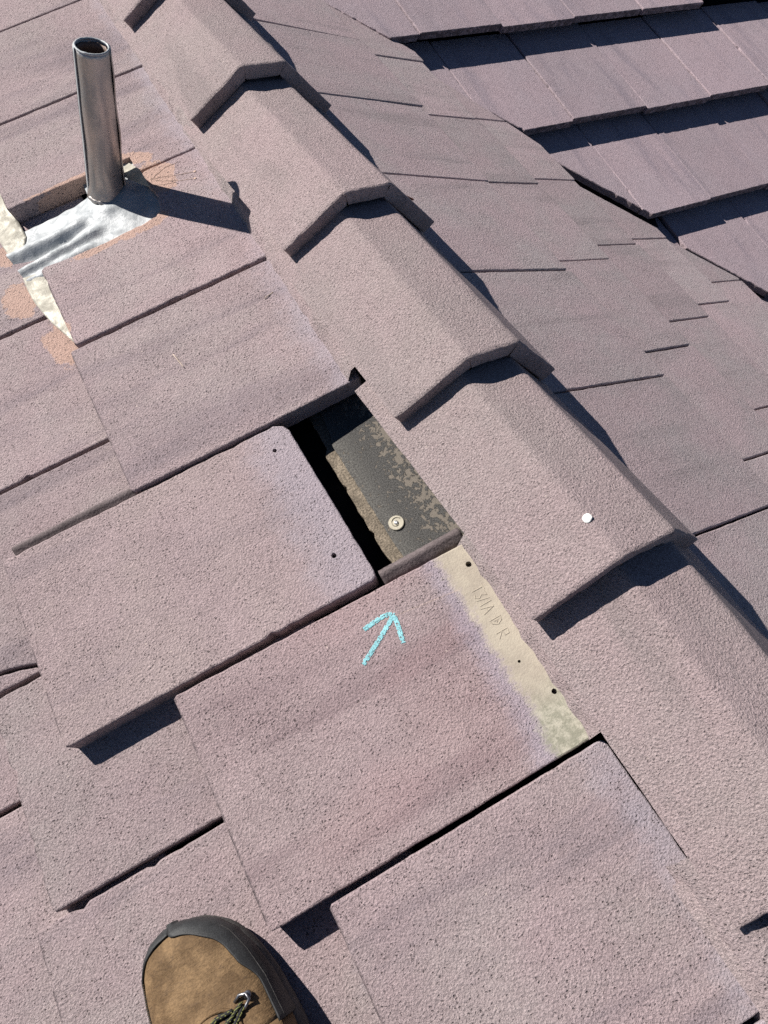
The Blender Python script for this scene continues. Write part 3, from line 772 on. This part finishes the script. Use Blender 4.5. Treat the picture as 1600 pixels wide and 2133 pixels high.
# base collar ring
pts = [((RP+0.006)*math.cos(t), (RP+0.006)*math.sin(t)*1.0, 0.004+0.002*nz(math.cos(t)*3, math.sin(t)*3)) for t in [-2.4+3.4*i/30 for i in range(31)]]
tube(pts, [0.0045+0.0015*nz(i*0.7, 8) for i in range(31)], M_PIPE, 'base_collar', MP, vent)

# flashing sheet as a height field in near-slope coordinates
def in_poly(x, y, P):
    r = False
    for i in range(len(P)):
        (xa, ya), (xb, yb) = P[i-1], P[i]
        if (ya > y) != (yb > y) and x < (xb-xa)*(y-ya)/(yb-ya)+xa: r = not r
    return r
def sheet(poly, hf, mat, name, step=0.0045, t=0.0012, parent=vent):
    P = dens(poly, step)
    xs = [p[0] for p in poly]; ys = [p[1] for p in poly]
    pts = list(P); nb = len(P)
    x = min(xs)
    while x < max(xs):
        y = min(ys)
        while y < max(ys):
            px, py = x+0.2*step*nz(x*900, y*900), y
            if in_poly(px, py, poly) and min((px-q[0])**2+(py-q[1])**2 for q in P) > (0.6*step)**2: pts.append((px, py))
            y += step
        x += step
    from mathutils.geometry import delaunay_2d_cdt
    r = delaunay_2d_cdt([Vector(p) for p in pts], [(i, (i+1) % nb) for i in range(nb)], [], 1, 1e-6)
    vs, fs = r[0], r[2]
    fs = [f for f in fs if in_poly(sum(vs[i].x for i in f)/len(f), sum(vs[i].y for i in f)/len(f), poly)]
    V = [(v.x, v.y, hf(v.x, v.y)) for v in vs]
    n = len(V); V += [(v[0], v[1], v[2]-t) for v in V]
    F = [tuple(f) for f in fs] + [tuple(n+i for i in f[::-1]) for f in fs]
    from collections import Counter
    ec = Counter()
    for f in fs:
        for i in range(len(f)): ec[tuple(sorted((f[i], f[(i+1) % len(f)])))] += 1
    for (a, b), k in ec.items():
        if k == 1: F.append((a, b, n+b, n+a))
    o = add(name, V, F, mat, FL.mat(0, 0), parent, smooth=True); fix_normals(o); return o
def g_(x, y, x0, y0, dx, dy, w, l):
    """elongated ridge profile: distance to line through (x0,y0) dir (dx,dy)"""
    n = math.hypot(dx, dy); dx /= n; dy /= n
    s = (x-x0)*dx+(y-y0)*dy; d = -(x-x0)*dy+(y-y0)*dx
    return math.exp(-(d/w)**2)*(1 if 0 <= s <= l else math.exp(-(min(abs(s), abs(s-l))/0.02)**2))
def hflash(x, y):
    under = -0.085*(x+0.6) - 0.0 if x < -0.235 else -0.031
    base = -0.022
    if x < -0.20:
        k = min(1, max(0, (-0.20-x)/0.06)); base = base*(1-k)+(-0.024)*k
    h = base
    h += 0.012*g_(x, y, -0.31, 1.350, 0.22, -0.03, 0.014, 0.16)
    h += 0.012*g_(x, y, -0.30, 1.295, 0.25, -0.005, 0.011, 0.17)
    h -= 0.006*g_(x, y, -0.31, 1.32, 0.25, -0.02, 0.010, 0.13)
    h += 0.008*g_(x, y, -0.28, 1.265, 0.2, 0.0, 0.008, 0.12)
    # cone rising to the pipe
    bx, by = -0.0693, 1.352
    r = math.hypot(x-bx, y-by)
    h += 0.020*math.exp(-max(0, r-0.036)/0.035)
    h += 0.0030*nz(x*22, y*22, 3)+0.0007*nz(x*60, y*60, 8)
    h -= 0.045*min(1, max(0, (y-(1.395-0.12*(x+0.2)))/0.03)) if x < -0.105 else 0
    return h
sheet([(-0.300, 1.400), (-0.302, 1.350), (-0.293, 1.300), (-0.288, 1.262), (-0.270, 1.236), (-0.232, 1.232), (-0.10, 1.228), (0.0, 1.235), (0.03, 1.255), (0.04, 1.45), (0.0, 1.47), (-0.10, 1.46), (-0.255, 1.45), (-0.29, 1.44)], hflash, M_FLASH, 'flashing')
def hstrip(x, y):
    return -0.0225 - 0.085*(x+0.29)+0.0055+0.0022*nz(x*35, y*35, 5)+0.0012*nz(x*110, y*110, 2)
sheet([(-0.290, 1.275), (-0.262, 1.27), (-0.232, 1.25), (-0.232, 1.2), (-0.233, 1.12), (-0.236, 1.055), (-0.245, 1.047), (-0.254, 1.075), (-0.262, 1.10), (-0.274, 1.135), (-0.281, 1.165), (-0.288, 1.20), (-0.291, 1.24)], hstrip, M_FLASHP, 'flashing_strip')
sheet([(-0.298, 1.345), (-0.306, 1.42), (-0.300, 1.54), (-0.24, 1.54), (-0.255, 1.44), (-0.252, 1.38), (-0.265, 1.35)], hstrip, M_FLASHP, 'flashing_strip')
# torn shard curling up right of the pipe
V = [(-0.020, 1.395, 0.002), (0.000, 1.385, 0.012), (0.012, 1.34, 0.022), (0.012, 1.285, 0.020), (-0.004, 1.325, 0.010), (-0.018, 1.36, 0.004), (-0.024, 1.38, 0.0)]
V2 = [(x, y, z-0.0015) for x, y, z in V]; n = len(V)
F = [(0, 1, 6), (1, 5, 6), (1, 2, 5), (2, 4, 5), (2, 3, 4)]
F2 = [tuple(n+i for i in f[::-1]) for f in F] + [(i, (i+1) % n, n+(i+1) % n, n+i) for i in range(n)]
o = add('metal_shard', V+V2, F+F2, M_FLASHP, FL.mat(0, 0), vent); fix_normals(o)

# ================================================================== boot
boot = empty('boot', FL.mat(-0.41, 0.0, 0.0)); tag(boot, 'tan leather work boot with black rubber toe standing on the near slope', 'boot')
CT = [(0.101, -0.424, -0.424), (0.0985, -0.443, -0.402), (0.092, -0.460, -0.383), (0.080, -0.473, -0.364), (0.062, -0.482, -0.349), (0.035, -0.487, -0.337), (0.0, -0.488, -0.327), (-0.05, -0.486, -0.320), (-0.10, -0.481, -0.320), (-0.15, -0.472, -0.328), (-0.20, -0.464, -0.338), (-0.235, -0.455, -0.349), (-0.252, -0.440, -0.368), (-0.258, -0.405, -0.404)]
CT = [(y_, l_+0.003, r_-0.004 if r_ > l_ else r_+0.003) for y_, l_, r_ in CT]
def ct(y):
    for (ya, la_, ra), (yb, lb, rb) in zip(CT[:-1], CT[1:]):
        if yb <= y <= ya:
            f = (ya-y)/(ya-yb); return la_+(lb-la_)*f, ra+(rb-ra)*f
    return CT[-1][1:] if y < CT[-1][0] else CT[0][1:]
YS = [0.101, 0.0998, 0.097, 0.092, 0.085, 0.076, 0.066, 0.055, 0.043, 0.030, 0.016, 0.0, -0.018, -0.036, -0.056, -0.078, -0.10, -0.125, -0.15, -0.175, -0.20, -0.222, -0.238, -0.25, -0.257, -0.258]
def toph(y):
    pts = [(0.101, 0.030), (0.092, 0.044), (0.07, 0.058), (0.04, 0.066), (0.0, 0.074), (-0.04, 0.088), (-0.08, 0.108), (-0.12, 0.128), (-0.26, 0.135)]
    for (ya, ha), (yb, hb) in zip(pts[:-1], pts[1:]):
        if yb <= y <= ya: f = (ya-y)/(ya-yb); return ha+(hb-ha)*f
    return 0.135
def bz(y): return 0.010*max(0, (y-0.03)/0.07)**2     # toe spring
Z0 = -0.012
def surf(y, t, off=0.0, inset_=0.0):
    """t in [-1,1] across; returns point on the upper"""
    l, r = ct(y); l += 0.006+inset_; r -= 0.006+inset_
    if r < l: l = r = (l+r)/2
    cx = (l+r)/2; hw = (r-l)/2
    an = t*math.pi/2
    x = cx+(hw+off)*math.copysign(abs(math.sin(an))**0.78, an)
    z = Z0+bz(y)+0.020+(toph(y)-0.020+off)*abs(math.cos(an))**0.62
    return x, z
M0 = FL.mat(0, 0)
NT_ = 40
def loft(ys, t0f, t1f, off, mat, name, th=0.0, nt=NT_, wr=0.0):
    V = []; F = []
    for k, y in enumerate(ys):
        a, b = t0f(y), t1f(y)
        for i in range(nt+1):
            t = a+(b-a)*i/nt; x, z = surf(y, t, off)
            if wr: z += wr*(nz(x*38, y*30, 1)+0.5*nz(x*90, y*70, 6))
            yy = y + (off if k == 0 else 0)
            V.append((x, yy, z))
    m = nt+1
    for k in range(len(ys)-1):
        for i in range(nt): F.append((k*m+i, k*m+i+1, (k+1)*m+i+1, (k+1)*m+i))
    o = add(name, V, F, mat, M0, boot, smooth=True)
    sm = o.modifiers.new('sol', 'SOLIDIFY'); sm.thickness = 0.002; sm.offset = -1
    return o
def fine_ys(a, b, n):
    return [a+(b-a)*(i/n)**1.4 for i in range(n+1)]
ysU = fine_ys(0.100, -0.045, 34)
loft(ysU, lambda y: -1, lambda y: 1, 0.0, M_LEATHER, 'upper', wr=0.0016)
# rand: left band, right band and toe piece as shells over the upper
def thrL(y):   # inner limit of the rubber on the left, as t
    if y > 0.091: return 0.0
    return -(0.84*math.sqrt(1-(1-min(1, (0.091-y)/0.050))**2))
def thrR(y):
    if y > 0.087: return 0.0
    k = min(1, (0.087-y)/0.055)**0.55
    dip = 0.16*math.exp(-((y-0.030)/0.018)**2)
    return 0.70*k-dip*min(1, (0.087-y)/0.03)
ysR = fine_ys(0.1005, -0.048, 44)
loft(ysR, lambda y: -1, thrL, 0.0030, M_RUB, 'toe_rand', nt=22)
loft(ysR, thrR, lambda y: 1, 0.0030, M_RUB, 'toe_rand', nt=22)
# sole: outer contour extruded
out = []
for y in YS: out.append((ct(y)[1], y))
for y in YS[::-1]: out.append((ct(y)[0], y))
pts = []
for p in out:
    if not pts or math.hypot(p[0]-pts[-1][0], p[1]-pts[-1][1]) > 0.0015: pts.append(p)
pts = dens(pts, 0.006)
n = len(pts); V = []; F = []
for (z, ins) in ((-0.000, 0.004), (0.003, 0.0), (0.012, -0.0015), (0.020, 0.0), (0.027, 0.002), (0.034, 0.006)):
    q = inset(pts, -ins)
    for i, (x, y) in enumerate(q): V.append((x, y, Z0+0.012+z-0.012+bz(pts[i][1])+0.0006*nz(x*120, y*120, z*90)))
for k in range(5):
    for i in range(n): j = (i+1) % n; F.append((k*n+i, k*n+j, (k+1)*n+j, (k+1)*n+i))
for tr in tess([[(p[0], p[1]) for p in pts]]): F.append(tuple(tr)); F.append(tuple(5*n+i for i in tr))
o = add('sole', V, F, M_RUBG, M0, boot, smooth=True); fix_normals(o)
# groove line round the toe cap (a raised welt)
def welt(y0, y1, side, off, r, name, mat, tf, n=40):
    p = []
    for i in range(n+1):
        y = y0+(y1-y0)*i/n; x, z = surf(y, tf(y), off); p.append((x, y, z))
    return tube(p, r, mat, name, M0, boot, seg=6)
welt(0.072, -0.046, 1, 0.0040, 0.0016, 'rand_rib', M_RUBG, lambda y: 0.80)
welt(0.072, -0.046, -1, 0.0040, 0.0016, 'rand_rib', M_RUBG, lambda y: -0.86)
# heel / shaft behind the frame
V = []; F = []; seg = 36
for k in range(17):
    f = k/16; z = 0.02+0.20*f
    cy = -0.165-0.012*f; ry = 0.100-0.040*f**0.6 if f > 0.0 else 0.100; rx = 0.066-0.010*f; cx = -0.402+0.002*f
    ry = 0.094-0.030*min(1, f*1.5)
    for i in range(seg):
        an = 2*math.pi*i/seg
        V.append((cx+rx*math.cos(an)*(1+0.03*nz(math.cos(an)*2, k*0.4)), cy+ry*math.sin(an), Z0+z))
for k in range(16):
    for i in range(seg): j = (i+1) % seg; F.append((k*seg+i, k*seg+j, (k+1)*seg+j, (k+1)*seg+i))
o = add('shaft', V, F, M_LEATHER, M0, boot, smooth=True)
md = o.modifiers.new('sol', 'SOLIDIFY'); md.thickness = 0.004
ysB = [-0.045-0.012*i for i in range(10)]
loft(ysB, lambda y: -1, lambda y: 1, 0.0, M_LEATHER, 'vamp', wr=0.001)
# stitching rows
V = []; F = []
def stitch_row(tf, y0, y1, off, step=0.0024, lat=0.0):
    y = y0
    while y > y1:
        x, z = surf(y, tf(y), off); x2, z2 = surf(y-step*0.55, tf(y-step*0.55), off)
        b0 = len(V); w = 0.0008
        V.extend([(x-w, y, z), (x+w, y, z), (x2+w, y-step*0.55, z2), (x2-w, y-step*0.55, z2), ((x+x2)/2, y-step*0.27, (z+z2)/2+0.0007)])
        F.extend([(b0, b0+1, b0+4), (b0+1, b0+2, b0+4), (b0+2, b0+3, b0+4), (b0+3, b0, b0+4)])
        y -= step
stitch_row(lambda y: thrR(y)+0.035, 0.070, -0.045, 0.0036)
stitch_row(lambda y: thrR(y)+0.060, 0.070, -0.045, 0.0036)
for d in (0.0, 0.045):
    stitch_row(lambda y: 0.10+d+(0.012-y)*3.0, 0.012, -0.04, 0.0012)
for d in (0.0, 0.05):
    stitch_row(lambda y: -0.62-d+(0.030-y)*2.0, 0.030, -0.04, 0.0012)
stitch_row(lambda y: thrL(y)+0.05, 0.060, -0.045, 0.0036)
add('stitching', V, F, M_STITCH, M0, boot)
# tongue opening, facing edge, laces, hook
V = []; F = []; n = 24
prof = []
cy0, cx0 = -0.022, -0.398
for i in range(n+1):
    an = math.pi*i/n; prof.append((cx0+0.030*math.cos(an), cy0-0.004+0.020*math.sin(an)))
prof = [(cx0+0.034, -0.05)]+prof+[(cx0-0.034, -0.05)]
def up(x, y, o=0.0):
    l, r = ct(y); l += 0.006; r -= 0.006; cx = (l+r)/2; hw = (r-l)/2
    s = max(-0.999, min(0.999, (x-cx)/hw)); an = math.copysign(math.asin(abs(s)**(1/0.78)), s)
    return Z0+bz(y)+0.020+(toph(y)-0.020)*abs(math.cos(an))**0.62+o
V = [(x, y, up(x, y, 0.0022)) for x, y in prof]+[(x*0.9+cx0*0.1, y-0.002, up(x, y, 0.0016)) for x, y in prof]
m = len(prof)
cen = len(V)
G = []
NX, NY = 14, 14
V = []; F = []
for i in range(NX+1):
    for j in range(NY+1):
        y = cy0+0.016-0.062*j/NY
        wv = 0.030*math.sqrt(max(0.0, 1-max(0, (y-cy0+0.004)/0.020)**2)) if y > cy0-0.004 else 0.030
        x = cx0-wv+2*wv*i/NX
        V.append((x, y, up(x, y, 0.0022+0.0008*nz(x*90, y*90))))
for i in range(NX):
    for j in range(NY): F.append((i*(NY+1)+j, (i+1)*(NY+1)+j, (i+1)*(NY+1)+j+1, i*(NY+1)+j+1))
add('tongue', V, F, M_LACEK, M0, boot, smooth=True)
pts = [(x, y, up(x, y, 0.0026)) for x, y in prof]
tube(pts, 0.0022, M_LEATHER, 'facing_edge', M0, boot)
HX, HY = -0.359, -0.012
hz = up(HX, HY)
tube([(HX+0.006, HY+0.004, hz-0.001), (HX+0.006, HY+0.004, hz+0.005)], 0.0042, M_IRON, 'hook_rivet', M0, boot, seg=12)
tube([(HX-0.010, HY+0.004, hz+0.004), (HX-0.002, HY+0.008, hz+0.006), (HX+0.006, HY+0.006, hz+0.007), (HX+0.008, HY, hz+0.007), (HX, HY-0.006, hz+0.006), (HX-0.010, HY-0.008, hz+0.004)], 0.0020, M_IRON, 'lace_hook', M0, boot)
def lace(pp, k):
    P = []
    for i in range(25):
        f = i/24*(len(pp)-1); a = min(int(f), len(pp)-2); g2 = f-a
        P.append([pp[a][q]*(1-g2)+pp[a+1][q]*g2 for q in range(3)])
    tube(P, 0.0026, M_LACEK, 'lace', M0, boot)
    for ph in (0.0, math.pi):
        Q = [(p[0]+0.0024*math.cos(i*1.3+ph+k), p[1]+0.0012*math.sin(i*1.3+ph), p[2]+0.0022*abs(math.sin(i*1.3+ph))) for i, p in enumerate(P)]
        tube(Q, 0.0008, M_LACEY, 'lace', M0, boot, seg=5)
lace([(HX-0.002, HY, hz+0.007), (-0.375, -0.020, up(-0.375, -0.02, 0.005)), (-0.395, -0.028, up(-0.395, -0.028, 0.006)), (-0.412, -0.036, up(-0.412, -0.036, 0.006))], 0)
lace([(-0.372, -0.014, up(-0.372, -0.014, 0.005)), (-0.392, -0.013, up(-0.392, -0.013, 0.005)), (-0.412, -0.022, up(-0.412, -0.022, 0.005)), (-0.425, -0.034, up(-0.425, -0.034, 0.005))], 1)
lace([(HX-0.002, HY-0.004, hz+0.006), (-0.378, -0.032, up(-0.378, -0.032, 0.006)), (-0.398, -0.044, up(-0.398, -0.044, 0.006))], 2)

# ================================================================== small marks and litter
def blob(frame, b, a, z, rb, ra, h, mat, name, seed=0, parent=None, m=None, tilt=None):
    V = []; F = []; seg = 18
    for k, (rr_, zz) in enumerate(((1, -0.2), (0.98, 0.5), (0.8, 0.95), (0.45, 1.0))):
        for i in range(seg):
            an = 2*math.pi*i/seg; w = 1+0.16*nz(math.cos(an)*1.6, math.sin(an)*1.6, seed)
            V.append((rb*rr_*w*math.cos(an), ra*rr_*w*math.sin(an), h*zz*(1+0.2*nz(i, k, seed))))
    for k in range(3):
        for i in range(seg): j = (i+1) % seg; F.append((k*seg+i, k*seg+j, (k+1)*seg+j, (k+1)*seg+i))
    F.append(tuple(3*seg+i for i in range(seg)))
    o = add(name, V, F, mat, m or frame.mat(b, a, z), parent, smooth=True); fix_normals(o); return o

# white paint dab on the sixth ridge tile
nrm_ = Vector((-0.642, 0.073, 0.763)).normalized()
def surf_m(p, n):
    return Matrix.Translation(W(*p)) @ n.to_track_quat('Z', 'Y').to_matrix().to_4x4()
PATCH = []
def litter(name, label, cat, o):
    tag(o, label, cat); return o
o = blob(None, 0, 0, 0, 0.0062, 0.0068, 0.0010, M_WHITE, 'paint_dab', seed=4, m=surf_m((-0.049, 0.258, 0.0800), nrm_))
litter('paint_dab', 'small dried dab of white paint on the lower ridge tile', 'paint dab', o)
# curled brown leaf on the slope behind
V = [(0, 0, 0.001), (0.006, -0.003, 0.004), (0.013, -0.002, 0.002), (0.019, -0.006, 0.005), (0.012, 0.004, 0.006), (0.005, 0.004, 0.003), (0.010, 0.001, 0.0005)]
F = [(0, 1, 5), (1, 6, 5), (1, 2, 6), (2, 4, 6), (2, 3, 4), (5, 6, 4)]
o = add('dry_leaf', V, F, M_LEAF, FR.mat(-0.238, -1.107, -0.012+0.002)); sm = o.modifiers.new('s', 'SOLIDIFY'); sm.thickness = 0.0006
litter('dry_leaf', 'tiny curled dark red leaf on the slope behind the ridge', 'leaf', o)
for (a, b, lb) in [((-0.100, 0.912), (-0.094, 0.876), 'pale straw lying on the tile above the slipped one'),
                   ((0.088, 0.937), (0.107, 0.943), 'short pale straw close to the ridge above the gap')]:
    pts = [(a[0]+(b[0]-a[0])*i/6, a[1]+(b[1]-a[1])*i/6, 0.0012+0.0010*math.sin(i)+0.012-0.085*(a[0]+(b[0]-a[0])*i/6+0.258)) for i in range(7)]
    o = tube([(p[0]-pts[0][0], p[1]-pts[0][1], p[2]-pts[0][2]) for p in pts], 0.0008, M_TWIG, 'straw', FL.mat(pts[0][0], pts[0][1], pts[0][2]), None, seg=5)
    tag(o, lb, 'straw')
# dried tendrils beside the pipe
M_TENDRIL = simple('dried orange tendril', (0.58, 0.42, 0.34), 0.8)
def zt(x): return 0.012-0.085*(x-PT)+0.0003
td = empty('dried_tendrils', FL.mat(0.02, 1.32, zt(0.02))); tag(td, 'thin dried orange plant tendrils stuck to the tile right of the pipe', 'tendrils')
for k, ctrl in enumerate([[(0.020, 1.345), (0.045, 1.335), (0.075, 1.322), (0.105, 1.312)], [(0.020, 1.345), (0.040, 1.325), (0.070, 1.305), (0.098, 1.293)], [(0.020, 1.340), (0.035, 1.350), (0.060, 1.358), (0.085, 1.357)], [(0.015, 1.33), (0.03, 1.318), (0.05, 1.31), (0.062, 1.305)]]):
    pts = []
    for i in range(19):
        f = i/18*3; a = min(int(f), 2); g2 = f-a
        x = ctrl[a][0]*(1-g2)+ctrl[a+1][0]*g2; y = ctrl[a][1]*(1-g2)+ctrl[a+1][1]*g2+0.0025*nz(i*0.45, k*3.3)
        pts.append((x, y, zt(x)+0.0006*abs(nz(i, k))))
    tube(pts, 0.0005, M_TENDRIL, 'tendril', FL.mat(0, 0), td, seg=5)
    if k < 2: blob(FL, pts[-1][0], pts[-1][1], pts[-1][2], 0.0030, 0.0026, 0.001, M_TENDRIL, 'sucker_pad', seed=k, parent=td)
